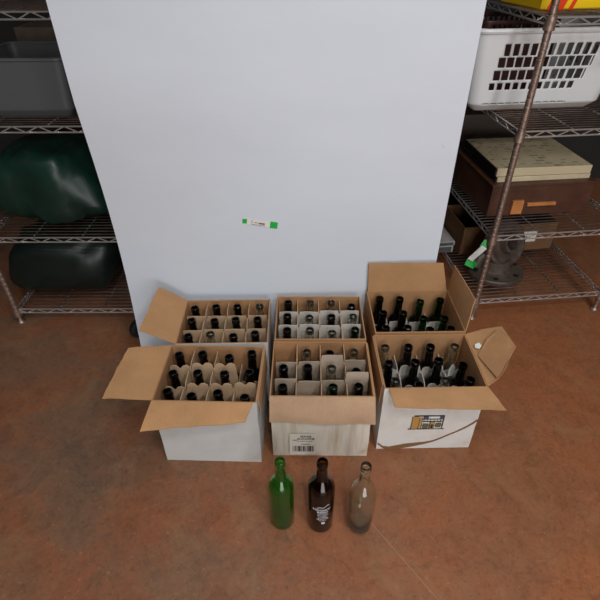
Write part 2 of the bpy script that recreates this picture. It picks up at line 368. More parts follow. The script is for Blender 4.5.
# white print wrapped round the brown bottle: a wing shape above short rows of lettering and a small round seal
def wrap(mb, a, z, w, h, R=.0396, sk=0):
    """rectangle on the cylinder; a = arc distance in m from the front"""
    k = 3; vs = []
    for i in range(k+1):
        for dz in (-h/2, h/2):
            t = a - w/2 + w*i/k; th = -pi/2 + t/R; zz = z+dz+sk*(t-a)
            for rr in (R, R+.0004): vs.append((rr*cos(th), rr*sin(th), zz))
    fs = []
    for i in range(k):
        o = i*4; n = o+4
        fs += [(o+1, n+1, n+3, o+3), (o, o+2, n+2, n), (o, n, n+1, o+1), (o+2, o+3, n+3, n+2)]
    fs += [(0, 1, 3, 2), (k*4, k*4+2, k*4+3, k*4+1)]
    mb.add(vs, fs)
FONT = {'M': ["10001", "11011", "10101", "10001", "10001"], 'O': ["01110", "10001", "10001", "10001", "01110"], 'N': ["10001", "11001", "10101", "10011", "10001"],
        'I': ["111", "010", "010", "010", "111"], 'L': ["1000", "1000", "1000", "1000", "1111"], 'T': ["11111", "00100", "00100", "00100", "00100"],
        'E': ["1111", "1000", "1110", "1000", "1111"], 'R': ["1110", "1001", "1110", "1010", "1001"], 'A': ["0110", "1001", "1111", "1001", "1001"],
        'S': ["0111", "1000", "0110", "0001", "1110"], 'K': ["1001", "1010", "1100", "1010", "1001"], 'C': ["0111", "1000", "1000", "1000", "0111"],
        'B': ["1110", "1001", "1110", "1001", "1110"], 'G': ["0111", "1000", "1011", "1001", "0111"], 'D': ["1110", "1001", "1001", "1001", "1110"],
        'W': ["10001", "10001", "10101", "11011", "10001"], 'H': ["1001", "1001", "1111", "1001", "1001"], 'Y': ["10001", "01010", "00100", "00100", "00100"], 'U': ["1001", "1001", "1001", "1001", "0110"]}
def word(txt, put, cx, cz, px):
    W = sum(len(FONT[c][0])+1 for c in txt)-1; x = -W/2
    for c in txt:
        g = FONT[c]
        for r, row in enumerate(g):
            for q, v in enumerate(row):
                if v == '1': put(cx+(x+q+.5)*px, cz+(2-r)*px, px, px)
        x += len(g[0])+1
pr = MB(); wrap0 = wrap
def wrap(mb, a, z, w, h): wrap0(mb, (a-.006)*1.3+.003, (z-.08)*1.3+.107, w*1.3, h*1.3)
P = lambda a, z, w, h: wrap(pr, a, z, w, h)
word('MOONY', P, .004, .096, .0014); word('BREW', P, .006, .087, .0012)
rnd = random.Random(3)
for i in range(11): wrap(pr, -.006+i*.0026, .1035+.0022*sin(i*.9)+i*.0009, .0024, .0016)          # swirl above the lettering
for r in range(6):
    z = .0795-r*.0052; hw = [.011, .012, .009, .010, .013, .007][r]
    a = -hw
    while a < hw:
        w = rnd.choice([.0012, .002, .003]); wrap(pr, .007+a, z, w, rnd.choice([.0014, .0022])); a += w+.0016
for i in range(10):
    t = 2*pi*i/10; wrap(pr, .008+.0035*cos(t), .043+.0035*sin(t), .0018, .0018)
wrap(pr, .008, .043, .004, .004)
pr.build('printed_label', WHITEINK, bb)

# ------------------------------------------------------------------ cartons
W, D, HH = .326, .255, .303; TH = .004
def wall_face(mb, A, B, z0, z1, nx, nz, f):
    """grid between points A,B (xy) with displacement function f(u,v)->(dx,dy,dz); inner and outer sheets"""
    pass
def carton(kind, x, y, rz, label, outer, bulge=.003, seed=0, h=HH, inner=KR_IN, taper=0):
    r = empty('wine_carton', (x, y, 0), rz, label, 'cardboard box', 'six open wine cartons')
    b = MB(); nx, nz = 12, 8
    c = [(-W/2, 0), (W/2, 0), (W/2, D), (-W/2, D)]; nrm = [(0, -1), (1, 0), (0, 1), (-1, 0)]
    # perimeter loop outer & inner as continuous rings
    def loop(inset, z, v):
        pts = []
        for s in range(4):
            a, d = c[s], c[(s+1) % 4]; n = nrm[s]
            for i in range(nx):
                u = i/nx; px = a[0]+(d[0]-a[0])*u; py = a[1]+(d[1]-a[1])*u
                k = sin(pi*u)**.6*sin(pi*v)**.8*bulge if 0 < u < 1 and 0 < v < 1 else 0
                wv = noise.noise(Vector((px*14+seed, py*14, z*16)))*bulge*.8*min(1, sin(pi*v)*2 if 0 < v < 1 else 0)
                ix = px*(1-2*inset/W); iy = D/2+(py-D/2)*(1-2*inset/D)
                tp_ = 1-taper*(1-v); pts.append(((ix+n[0]*(k+wv))*tp_, (iy+n[1]*(k+wv)-D/2)*tp_+D/2, z))
        return pts
    L = 4*nx; vo = []
    for j in range(nz+1):
        v = j/nz; vo += loop(0, .001+(h-.001)*v, v)
    vi = []
    for j in range(nz+1):
        v = j/nz; vi += loop(TH, .005+(h-.005)*v, v)
    fo = [(j*L+i, j*L+(i+1) % L, (j+1)*L+(i+1) % L, (j+1)*L+i) for j in range(nz) for i in range(L)]
    fi = [(j*L+(i+1) % L, j*L+i, (j+1)*L+i, (j+1)*L+(i+1) % L) for j in range(nz) for i in range(L)]
    b.add(vo, fo, 0); b.add(vi, fi, 1)
    b.add([vo[nz*L+i] for i in range(L)]+[vi[nz*L+i] for i in range(L)], [(i, (i+1) % L, (i+1) % L+L, i+L) for i in range(L)], 1)
    b.add(vo[:L], [tuple(range(L-1, -1, -1))], 0); b.add(vi[:L], [tuple(range(L))], 1)
    b.build('carton_body', [outer, inner], r, True, 35)
    return r
def flap(r, pts, mats=None, label=None, bend=.003, seed=0, name='flap', rag=None):
    """pts: quad hingeA, hingeB, outerB, outerA (local). grid with gentle buckle, ragged outer edge, solid thickness"""
    A, B, C, E = [Vector(p) for p in pts]; nu, nv = 14, 6
    n = (B-A).cross(E-A).normalized(); top, bot = [], []
    for j in range(nv+1):
        for i in range(nu+1):
            u, v = i/nu, j/nv
            p = (A*(1-u)+B*u)*(1-v)+(E*(1-u)+C*u)*v
            if v == 1 and rag: p += (E-A).normalized()*rag*noise.noise(Vector((u*9+seed, 3.3, 0)))
            p += n*(bend*v*(noise.noise(Vector((u*3+seed, v*2, 1)))*1.6+sin(pi*v)*.6))
            top.append(p+n*.0016); bot.append(p-n*.0016)
    k = (nu+1)*(nv+1); b = MB(); w = nu+1
    q = [(j*w+i, j*w+i+1, (j+1)*w+i+1, (j+1)*w+i) for j in range(nv) for i in range(nu)]
    b.add(top+bot, q, 0); b.add(top+bot, [tuple(a+k for a in reversed(f)) for f in q], 1)
    ring = [i for i in range(nu+1)]+[j*w+nu for j in range(1, nv+1)]+[nv*w+i for i in range(nu-1, -1, -1)]+[j*w for j in range(nv-1, 0, -1)]
    b.add(top+bot, [(ring[i], ring[i]+k, ring[(i+1) % len(ring)]+k, ring[(i+1) % len(ring)]) for i in range(len(ring))], 0)
    o = b.build(name, mats or [KR, KR], r, True, 35)
    if label: o['label'] = label
    return o
def strip_x(r, ly, heights, mat, seed=0, scallop=True, name='partition', edge=None):
    """long partition with its own top height over each of the four cells"""
    x0, x1 = -W/2+TH+.004, W/2-TH-.004; cw = (x1-x0)/4; top = []
    for c, h in enumerate(heights):
        a = x0+c*cw
        if scallop:
            prof = [(.03, -.02), (.08, -.004), (.2, .002), (.36, .0), (.5, -.012), (.64, .001), (.8, .003), (.93, -.005), (.97, -.022)]
        else:
            prof = [(.03, -.015), (.05, -.001), (.35, .001), (.7, 0), (.95, .0), (.98, -.015)]
        for u, d in prof: top.append((a+u*cw, ly+.0008*noise.noise(Vector((a*30+u, seed, 0))), h+d+.003*noise.noise(Vector((a*40+u*3, seed+5, 0)))))
    poly = [(x0, ly, .02)]+[(x1, ly, .02)]+list(reversed(top))
    b = MB()
    # triangulation-safe: vertical strips
    vs = []; n = len(top)
    for (px, py, pz) in top:
        for yy in (-.0012, .0012): vs.append((px, py+yy, .02)); vs.append((px, py+yy, pz))
    fs = []
    for i in range(n-1):
        o, q = i*4, i*4+4
        fs += [(o, q, q+1, o+1), (o+2, o+3, q+3, q+2), (o+1, q+1, q+3, o+3), (o, o+2, q+2, q)]
    fs += [(0, 1, 3, 2), (n*4-4, n*4-2, n*4-1, n*4-3)]
    b.add(vs, fs); return b.build(name, mat, r)
def strip_y(r, lx, h, mat, seed=0):
    y0, y1 = TH+.004, D-TH-.004; rnd = random.Random(seed); b = MB(); top = []
    for i in range(13):
        u = i/12; d = -.012 if i in (4, 8) else rnd.uniform(-.003, .002)
        top.append((lx+.0008*noise.noise(Vector((u*2, seed*1.7, 0))), y0+(y1-y0)*u, (h(u) if callable(h) else h)+d))
    vs = []; n = len(top)
    for (px, py, pz) in top:
        for xx in (-.0012, .0012): vs.append((px+xx, py, .02)); vs.append((px+xx, py, pz))
    fs = []
    for i in range(n-1):
        o, q = i*4, i*4+4
        fs += [(o, o+1, q+1, q), (o+2, q+2, q+3, o+3), (o+1, o+3, q+3, q+1), (o, q, q+2, o+2)]
    fs += [(0, 2, 3, 1), (n*4-4, n*4-3, n*4-1, n*4-2)]
    b.add(vs, fs); return b.build('partition', mat, r)

CX = [-.1202, -.0405, .0405, .1196]; CY = [.2105, .1285, .0455]
PROTO = {}
KIND = {'D': ('very dark glass', G_DARK), 'C': ('clear glass', G_CLEAR), 'G': ('dark green glass', G_OLIVE)}
ROW = ['back row', 'middle row', 'front row']; COL = ['first from left', 'second from left', 'third from left', 'last at right']
def fill(r, where, cells):
    """cells: rows back to front; each item (kind, top_x, top_y, height) in carton coordinates or None"""
    M = Matrix.Translation(r.location) @ Matrix.Rotation(r.rotation_euler.z, 4, 'Z')
    for ri, row in enumerate(cells):
        for ci, it in enumerate(row):
            if not it: continue
            k, tx, ty = it[:3]; H = it[3] if len(it) > 3 else .293
            if k not in PROTO:
                o = bottle('wine_bottle', KIND[k][1], H=.293, R=.0345, sh=.178 if k != 'C' else .165, ne=.222, rn=.0152, nseg=24); PROTO[k] = o
            else:
                o = PROTO[k].copy(); col.objects.link(o)
            bx = CX[ci]; by = CY[ri]
            dx = max(-.008, min(.008, tx-bx)); dy = max(-.008, min(.008, ty-by))
            base = M @ Vector((bx-dx*.4, by-dy*.4, .0075)); top = M @ Vector((bx+dx, by+dy, H))
            orient(o, base, top, H, rnd.uniform(0, 6)); s = H/.293*.985; o.scale = (1, 1, s)
            tag(o, f'{KIND[k][0]} bottle in {where} carton, {ROW[ri]}, {COL[ci]}', 'bottle', f'bottles in the {where} carton')

# front left carton
FL = carton('FL', -.298, 1.003, -.036, 'front left white carton with brown flaps open to left and front', WH1, .004, 1)
flap(FL, [(-.163, .003, .303), (-.163, .252, .303), (-.299, .213, .322), (-.307, -.012, .322)], None, 'plain brown flap spread out to the left', .004, 2, rag=.004)
flap(FL, [(.152, -.001, .303), (-.162, -.001, .303), (-.170, -.100, .285), (.134, -.060, .285)], None, 'torn brown flap hanging forward', .004, 5, rag=.006)
flap(FL, [(.1655, .25, .3), (.1655, .02, .3), (.169, .03, .225), (.169, .25, .2)], None, None, .001, 8, rag=.004)
strip_x(FL, .17, [.287, .300, .300, .215], KR_DIVB, 1); strip_x(FL, .087, [.272, .290, .292, .298], KR_DIVB, 2)
for i, xx in enumerate((-.081, 0, .081)): strip_y(FL, xx, (lambda u: .284) if i < 2 else (lambda u: .27 if u < .4 else .225), KR_DIVB, i)
fill(FL, 'front left', [[('D', -.127, .212, .298), ('D', -.046, .215, .302), ('D', .046, .212, .29), ('D', .124, .222, .306)],
    [('D', -.136, .129), ('D', -.049, .14, .29), ('D', .041, .136, .288), ('D', .124, .142, .296)],
    [('D', -.137, .054, .288), ('D', -.05, .038, .286), ('D', .031, .056, .286), ('D', .118, .05, .27)]])

# front middle carton
KRP = kraft('pale_kraft', (196, 162, 132), .14)
FM = carton('FM', .066, 1.021, -.015, 'front middle white carton with dirty stained front, barcode label and drooping flap', WH2, .004, 2, taper=.008)
flap(FM, [(.166, -.001, .303), (-.163, -.001, .303), (-.166, -.016, .198), (.174, -.016, .192)], [KRP, KR], 'crumpled brown flap hanging down the front', .004, 12, rag=.004)
flap(FM, [(.1655, .252, .3), (.1655, .01, .3), (.170, .0, .2), (.170, .25, .2)], None, None, .001, 8, rag=.004)
strip_x(FM, .17, [.285, .288, .318, .296], KR_DIV, 3, False); strip_x(FM, .087, [.290, .280, .284, .322], KR_DIV, 4, False)
for i, xx in enumerate((-.082, -.001, .081)): strip_y(FM, xx+.001, lambda u: .285+.012*u, KR_DIVB, 10+i)
fill(FM, 'front middle', [[None, ('C', -.047, .216, .289), ('D', .032, .213, .287), ('C', .116, .213, .294)],
    [('D', -.125, .137), ('D', -.044, .138, .296), ('C', .036, .136, .292), ('D', .118, .130, .284)],
    [('D', -.124, .049), None, ('G', .037, .050), ('D', .119, .053)]])
# tape glints and label on the front of this carton
LY = lambda z: -.0078-.0
lab = MB(); lab.box(-.104, -.016, -.0098, -.0092, .022, .132)
lo = lab.build('barcode_label', simple('label_paper', (214, 208, 198), .6), FM)
t = MB(); put = lambda x, z, w, h: t.box(x-w/2, x+w/2, -.0104, -.0098, z-h/2, z+h/2)
rnd = random.Random(11)
put2 = lambda x, z, w, h: put(x, z+(z-(.119 if z > .113 else .107))*.5, w, h*1.5)
word('GRANDE', put2, -.050, .119, .00125); word('BLACKWINE', put2, -.049, .107, .00125)
for (xa, xb, z, h) in [(-.093, -.080, .1, .004), (-.078, -.03, .094, .0025), (-.062, -.034, .078, .002), (-.066, -.042, .079, .0035)]:
    a = xa
    while a < xb:
        w = rnd.choice([.0015, .0025, .0035]); put(a+w/2, z, w, h*rnd.uniform(.7, 1.1)); a += w+.0012
a = -.094
while a < -.026:
    w = rnd.choice([.0012, .0018, .003, .0042]); put(a+w/2, .054, w, .030); a += w+rnd.choice([.0012, .002, .003])
t.build('label_print', INK, lo)

# front right carton
FR = carton('FR', .427, 1.050, .012, 'front right white carton with building print and torn flap at right', WH3, .003, 3)
flap(FR, [(.163, -.001, .303), (-.150, -.001, .303), (-.142, -.072, .298), (.190, -.090, .298)], None, 'plain brown flap hanging forward', .003, 22, rag=.003)
fr = MB(); fr.prism([(.1635, .003, .3035), (.1635, .252, .3035), (.225, .256, .322), (.284, .249, .34), (.288, .19, .343), (.284, .13, .342), (.252, .085, .338), (.23, .05, .333), (.197, .016, .326)], .0032)
f1 = fr.build('flap', KR, FR); f1['label'] = 'brown flap torn and folded at the corner'
fr = MB(); fr.prism([(.170, .132, .312), (.215, .19, .334), (.262, .222, .352), (.276, .17, .362), (.280, .118, .362), (.248, .08, .352), (.222, .052, .344), (.19, .012, .330)], .0025)
fr.build('torn_ply', KR_IN, f1)
fr = MB(); fr.prism([(.170, .168, .316), (.182, .160, .318), (.192, .170, .322), (.188, .184, .323), (.174, .182, .318)], .004)
fr.build('torn_paper_scrap', PAPER, f1)
flap(FR, [(-.1655, .02, .3), (-.1655, .252, .3), (-.1675, .25, .2), (-.1675, .03, .2)], None, None, .001, 18, rag=.004)
strip_x(FR, .17, [.215, .235, .225, .21], KR_DIVW, 5); strip_x(FR, .087, [.21, .222, .23, .215], KR_DIVW, 6)
for i, xx in enumerate((-.081, 0, .081)): strip_y(FR, xx, .215, KR_DIVW, 20+i)
sc = MB(); sc.prism([(.092, .150, .20), (.118, .155, .20), (.112, .150, .245), (.100, .147, .262), (.09, .148, .235)], .0015); sc.build('torn_partition', PAPER, FR)
fill(FR, 'front right', [[('C', -.127, .21, .29), ('D', -.045, .21, .292), ('D', .03, .209, .292), ('C', .117, .207, .292)],
    [('D', -.126, .132, .29), ('D', -.037, .134, .292), ('D', .043, .136, .296), ('D', .123, .12, .286)],
    [('C', -.117, .058, .286), ('D', -.041, .042, .276), ('C', .047, .056, .284), ('D', .128, .058, .286)]])
# printed building and torn packing line
YF = -.0048
pm = MB(); bx = lambda x0, x1, z0, z1, mi=0, dy=0: pm.box(x0, x1, YF-.0004-dy, YF+.002, z0, z1, mi)
# materials: 0 ink 1 ochre 2 olive 3 slate 4 white
bx(-.052, .048, .174, .178, 0); bx(-.056, -.036, .112, .172, 1); bx(-.036, -.022, .118, .168, 1, .0001)
bx(-.022, .046, .158, .162, 3); bx(-.020, -.004, .163, .173, 3); bx(.002, .030, .164, .172, 4); bx(.034, .046, .162, .173, 3)
bx(.046, .049, .112, .176, 0); bx(-.058, -.056, .112, .172, 0); bx(-.034, -.032, .112, .165, 0, .0002); bx(-.024, -.022, .112, .165, 0, .0002)
bx(-.020, .044, .146, .150, 0); bx(.006, .018, .112, .150, 1); bx(.003, .006, .112, .150, 0); bx(.018, .020, .112, .150, 0)
bx(.024, .042, .118, .140, 2, .0001); bx(-.018, .0, .114, .138, 2, .0001); bx(-.016, -.003, .140, .145, 4); bx(.008, .016, .114, .134, 0, .0003); bx(-.066, .056, .109, .1112, 0)
for i in range(6): bx(-.018+i*.011, -.0165+i*.011, .150, .158, 0)
for i in range(7):
    tt = pi*i/6; bx(.033+.011*cos(tt)-.0012, .033+.011*cos(tt)+.0012, .128+.013*sin(tt)-.0012, .128+.013*sin(tt)+.0012, 0, .0003)
    bx(-.009+.010*cos(tt)-.0012, -.009+.010*cos(tt)+.0012, .126+.013*sin(tt)-.0012, .126+.013*sin(tt)+.0012, 0, .0003)
pm.build('building_print', [INK, INKT, INKG, INKB, PAPER], FR)
tr = MB(); pts = [(-.160, .034), (-.140, .014), (-.118, .008), (-.094, .013), (-.06, .022), (-.033, .027), (.0, .034), (.029, .044), (.055, .060), (.079, .078), (.105, .095), (.127, .112), (.150, .134), (.162, .150)]
top = []; bot = []
for i, (px, pz) in enumerate(pts):
    wd = .0022+.008*max(0, 1-abs(px+.07)/.09)
    top.append((px, pz+wd)); bot.append((px, pz-wd))
for i in range(len(pts)-1):
    q = [(top[i][0], top[i][1]), (top[i+1][0], top[i+1][1]), (bot[i+1][0], bot[i+1][1]), (bot[i][0], bot[i][1])]
    v = [(a, YF-.0006, z) for a, z in q]+[(a, YF+.0035, z) for a, z in q]
    tr.add(v, [(0, 3, 2, 1), (4, 5, 6, 7), (0, 1, 5, 4), (3, 7, 6, 2)])
tr.build('torn_tape_strip', BROWN, FR)

# back middle carton
BM = carton('BM', .071, 1.288, -.009, 'back middle open carton divided by tall pale paper partitions', KR, .002, 4)
strip_x(BM, .17, [.293, .293, .298, .298], KR_DIVW, 7, False); strip_x(BM, .087, [.296, .299, .294, .300], KR_DIVW, 8, False)
for i, xx in enumerate((-.082, -.001, .081)): strip_y(BM, xx, .29, KR_DIVB, 30+i)
fill(BM, 'back middle', [[('D', -.119, .219, .302), ('C', -.033, .219, .302), ('C', .05, .218, .302), ('D', .131, .205, .294)],
    [('D', -.12, .139, .302), ('C', -.037, .13, .298), ('D', .046, .134, .3), ('C', .128, .134, .3)],
    [('D', -.119, .058, .302), ('C', -.036, .058, .302), ('C', .045, .048, .292), ('G', .128, .058, .304)]])

# back left carton
BL = carton('BL', -.277, 1.270, .012, 'back left carton with a large brown flap raised to the left', WH1, .002, 5)
flap(BL, [(-.163, .003, .303), (-.163, .252, .303), (-.264, .254, .370), (-.276, -.002, .370)], None, 'plain brown flap raised to the left', .003, 32, rag=.002)
strip_x(BL, .17, [.290, .29, .29, .291], KR_DIVB, 9, False); strip_x(BL, .087, [.29, .294, .294, .294], KR_DIVB, 10, False)
for i, xx in enumerate((-.081, 0, .081)): strip_y(BL, xx, .294, KR_DIVB, 40+i)
fill(BL, 'back left', [[('D', -.128, .212, .298), ('D', -.046, .216, .300), ('D', .036, .216, .3), ('C', .123, .216, .3)],
    [('D', -.132, .139, .299), ('D', -.042, .132, .298), ('D', .037, .137, .3), ('D', .119, .138, .3)],
    [('D', -.132, .056, .294), ('C', -.047, .058, .302), ('D', .035, .052, .292), ('D', .114, .059, .302)]])

# back right carton
BR = carton('BR', .432, 1.318, .010, 'back right brown carton with back flap standing straight up', KR, .002, 6)
flap(BR, [(.158, .2535, .303), (-.158, .2535, .303), (-.164, .257, .432), (.124, .257, .430)], None, 'plain brown flap standing upright at the back', .0015, 42, rag=.002)
flap(BR, [(.163, .252, .303), (.163, .003, .303), (.182, .032, .42), (.166, .246, .425)], None, 'brown flap standing up at the right', .002, 45, rag=.002)
strip_x(BR, .17, [.20, .215, .21, .21], KR_DIVW, 11, False); strip_x(BR, .087, [.20, .205, .21, .21], KR_DIVW, 12, False)
for i, xx in enumerate((-.081, 0, .081)): strip_y(BR, xx, .20, KR_DIVW, 50+i)
fill(BR, 'back right', [[('D', -.114, .217, .3), ('D', -.035, .215, .298), ('G', .047, .210, .287), ('G', .127, .215, .29)],
    [('D', -.112, .139, .292), ('D', -.035, .135, .29), ('G', .044, .125, .270), ('G', .122, .118, .272)],
    [('D', -.115, .05, .288), ('D', -.034, .055, .286), ('D', .05, .047, .28), ('D', .127, .05, .28)]])

FR.scale = (1, 1, 1.015); BR.scale = (1, 1, 1.015)
# ------------------------------------------------------------------ wire shelving
def shelving(x, y, rz, w, d, zs, label, hi):
    r = empty('wire_shelving_unit', (x, y, 0), rz, label, 'shelving')
    for (px, py) in ((0, 0), (w, 0), (0, d), (w, d)):
        b = MB(); prof = [(.004, .0), (.018, .0), (.019, .006), (.012, .014), (.008, .02), (.008, .045), (.0125, .046)]
        z = .05
        while z < 1.9:
            prof += [(.0125, z), (.0125, z+.021), (.0112, z+.0225), (.0112, z+.0240)]; z += .0254
        prof.append((.0125, 1.91))
        b.lathe(prof, 14, 0, Matrix.Translation((px, py, 0))); b.build('post', POSTM, r, True)
    for z in zs:
        sh = MB(); R = .0032
        for (A, B) in (((0, 0), (w, 0)), ((w, 0), (w, d)), ((w, d), (0, d)), ((0, d), (0, 0))):
            A = Vector((*A, z)); B = Vector((*B, z)); dn = Vector((0, 0, -.021)); L = (B-A).length
            sh.tube([A, B], R, 6); sh.tube([A+dn, B+dn], R, 6)
            n = int(L/.045); pts = []
            for i in range(n+1): pts.append(A.lerp(B, i/n)+dn*(i % 2))
            sh.tube(pts, .0024, 5)
        top = sh.build('shelf_rim', hi, r, True)
        for (px, py) in ((0, 0), (w, 0), (0, d), (w, d)):
            sh = MB(); sh.lathe([(.0128, z-.036), (.019, z-.036), (.0165, z+.004), (.0128, z+.004)], 14, 0, Matrix.Translation((px, py, 0)), True)
            sh.build('collar', POSTM, top, True)
        sh = MB(); yy = .02
        while yy < d-.01:
            sh.tube([(0, yy, z+.004), (w, yy, z+.004)], .0021, 5); yy += .0262
        for k in (1, 2): sh.tube([(w*k/3, 0, z), (w*k/3, d, z)], .003, 5)
        sh.build('wire_deck', CHROMED, top, True)
    return r
ZS = (.108, .440, .872, 1.234)
RX, RY, RA = .808, 1.772, .10
RS = shelving(RX, RY, RA, .61, 1.22, ZS, 'chrome wire shelving unit with grooved post, right of the white board', CHROME)
LX, LYY, LA = -1.31, 1.765, -.005
LS = shelving(LX, LYY, LA, .61, 1.22, (.078, .452, .905, 1.26), 'chrome wire shelving unit left of the white board', CHROME)
def on(ux, uy, z, base=(RX, RY, RA)):
    c, s = cos(base[2]), sin(base[2]); return (base[0]+ux*c-uy*s, base[1]+ux*s+uy*c, z)
dk = .0068   # deck wire top above shelf height

# ---- laundry basket with slots
def tub(name, parent, mat, w, d, h, flare, holes, th=.003, rad=.05, base_z=0):
    """tapered rounded tub; holes(side,u_metres,z)->bool removes faces; side 0=front 1=right 2=back 3=left"""
    step = .005; nz = int(h/step); per = []
    hw, hd = w/2-rad, d/2-rad
    def seg(side, n, A, B, nr):
        for i in range(n): per.append((A[0]+(B[0]-A[0])*i/n, A[1]+(B[1]-A[1])*i/n, nr, side))
    def arc(cx, cy, a0):
        for i in range(6):
            a = a0+pi/2*i/6; per.append((cx, cy, (cos(a), sin(a)), -1))
    nf = int(2*hw/step); ns = int(2*hd/step)
    seg(0, nf, (-hw, -hd), (hw, -hd), (0, -1)); arc(hw, -hd, -pi/2)
    seg(1, ns, (hw, -hd), (hw, hd), (1, 0)); arc(hw, hd, 0)
    seg(2, nf, (hw, hd), (-hw, hd), (0, 1)); arc(-hw, hd, pi/2)
    seg(3, ns, (-hw, hd), (-hw, -hd), (-1, 0)); arc(-hw, -hd, pi)
    vs = []; L = len(per)
    for j in range(nz+1):
        z = h*j/nz; e = flare*z/h; rr = rad*min(1, (.35+.65*min(1, z/.03)))
        for (x, y, n, sd) in per: vs.append((x*(1+e*1.2/ max(hw,.01)*.9)+n[0]*rr, y*(1+e/max(hd, .01)*.9)+n[1]*rr, z))
    fs = []
    for j in range(nz):
        for i in range(L):
            sd = per[i][3]; mx = per[i][0] if sd in (0, 2) else per[i][1]
            if sd >= 0 and holes(sd, mx, h*(j+.5)/nz): continue
            fs.append((j*L+i, j*L+(i+1) % L, (j+1)*L+(i+1) % L, (j+1)*L+i))
    fs.append(tuple(range(L-1, -1, -1)))
    me = MB(); me.add(vs, fs); o = me.build(name, mat, parent, True, 50); s = o.modifiers.new('t', 'SOLIDIFY'); s.thickness = th; s.offset = -1
    rim = [Vector(v) for v in vs[nz*L:]]
    return o, rim
def bh(sd, m, z):
    if sd in (0, 2):
        for k, (z0, z1) in enumerate(((.030, .036), (.085, .112), (.120, .158), (.166, .200), (.208, .248))):
            if z0 <= z <= z1:
                m2 = m+.205-(k-2)*.012
                if 0 < m2 < .34 and (m2 % .030) > .0075: return True
        return False
    return .12 < z < .2 and (m % .04) > .02
bk = empty('laundry_basket', on(.16, .40, ZS[2]+dk+.001), RA, 'white plastic laundry basket with slotted front on the right shelving', 'basket')
o, rim = tub('basket_body', bk, BASKETM, .54, .36, .288, .035, bh, .003, .05)
rb = MB(); rb.tube([v+Vector((0, 0, .002)) for v in rim], .009, 8, closed=True); rb.build('rim', BASKETM, bk, True)
# ridge panel outline
dr = empty('slotted_bin', on(.07, .42, ZS[2]+dk+.006), RA, 'dark red slotted plastic bin inside the white laundry basket', 'bin')
tub('bin_body', dr, DKRED, .30, .24, .305, .005, lambda sd, m, z: sd >= 0 and .24 < z < .29 and (m % .022) > .010, .003, .03)

# ---- red and yellow pack on the top shelf
yp = empty('retail_pack', on(.21, .26, ZS[3]+dk+.001), RA+.05, 'yellow carton with red stripe on the topmost right shelf', 'box')
b = MB(); b.box(-.20, .30, -.14, .14, 0, .16); o = b.build('pack_body', YEL, yp); q = o.modifiers.new('b', 'BEVEL'); q.width = .004
b = MB(); v = [(-.18, -.1412, 0), (-.12, -.1412, 0), (-.06, -.1412, .16), (-.12, -.1412, .16)]; b.prism(v, .0012); v = [(-.10, -.1412, 0), (-.085, -.1412, 0), (-.025, -.1412, .16), (-.04, -.1412, .16)]; b.prism(v, .0012)
b.build('red_stripe', REDC, yp)
bt = MB(); bt.box(-.07, .07, -.12, .12, 0, .12)
o = bt.build('storage_box', BLACKP, None); o.location = on(.10, .62, ZS[3]+dk+.001); o.rotation_euler.z = RA; tag(o, 'small black box behind the yellow carton on the top right shelf', 'box')

# ---- second shelf: red brown wooden crate, stack of flat printed things on top
def slab(name, parent, mat, x0, x1, y0, y1, z0, z1, bev=.002, M=None):
    b = MB(); b.box(x0, x1, y0, y1, z0, z1); o = b.build(name, mat, parent, M=M)
    if bev: q = o.modifiers.new('b', 'BEVEL'); q.width = bev; q.segments = 2
    return o
ct = empty('wooden_crate', on(.035, .16, ZS[1]+dk+.001), RA, 'red-brown wooden crate under the flat printed packs on the right shelving', 'crate')
b = MB(); cw, cd, ch = .46, .55, .135
b.box(0, cw, 0, .014, 0, ch); b.box(0, cw, cd-.014, cd, 0, ch); b.box(0, .014, .0145, cd-.0145, 0, ch); b.box(cw-.014, cw, .0145, cd-.0145, 0, ch); b.box(.0145, cw-.0145, .0145, cd-.0145, 0, .01)
b.build('crate_body', WOODR, ct)
slab('lid', ct, WOODR, -.004, cw+.004, -.004, cd+.004, ch+.0005, ch+.010)
slab('batten', ct, WOODO, .10, .15, -.016, -.0005, .012, .075); slab('cleat', ct, WOODO, .17, .30, -.014, -.0005, .045, .060)
zt = ZS[1]+dk+.001+ch+.010+.0005
packs = ['flat pack with aged beige printed top, upper of two on the wooden crate', 'flat beige pack lying directly on the wooden crate, lower of two']
z = zt
for i, (hh, off) in enumerate(((.022, .006), (.036, 0))):
    p = empty('flat_pack', on(.055+off, .195-off, z), RA-.02*i, packs[1-i], 'box', 'flat packs stacked on the wooden crate')
    slab('pack_body', p, BEIGEP if i == 1 else BEIGE, 0, .42, 0, .38, 0, hh)
    slab('black_spine', p, BLACKP, -.007, -.0005, .004, .376, .002, hh-.002, .001)
    z += hh+.0015
bb2 = empty('carton', on(.0, .738, ZS[1]+dk+.001), RA, 'dark brown carton behind the flat packs on the right shelving', 'box')
slab('carton_body', bb2, CARDD, 0, .5, 0, .34, 0, .27); slab('tape', bb2, simple('old_tape', (120, 100, 80), .3), .22, .27, -.0003, .3403, .2702, .2708, 0)

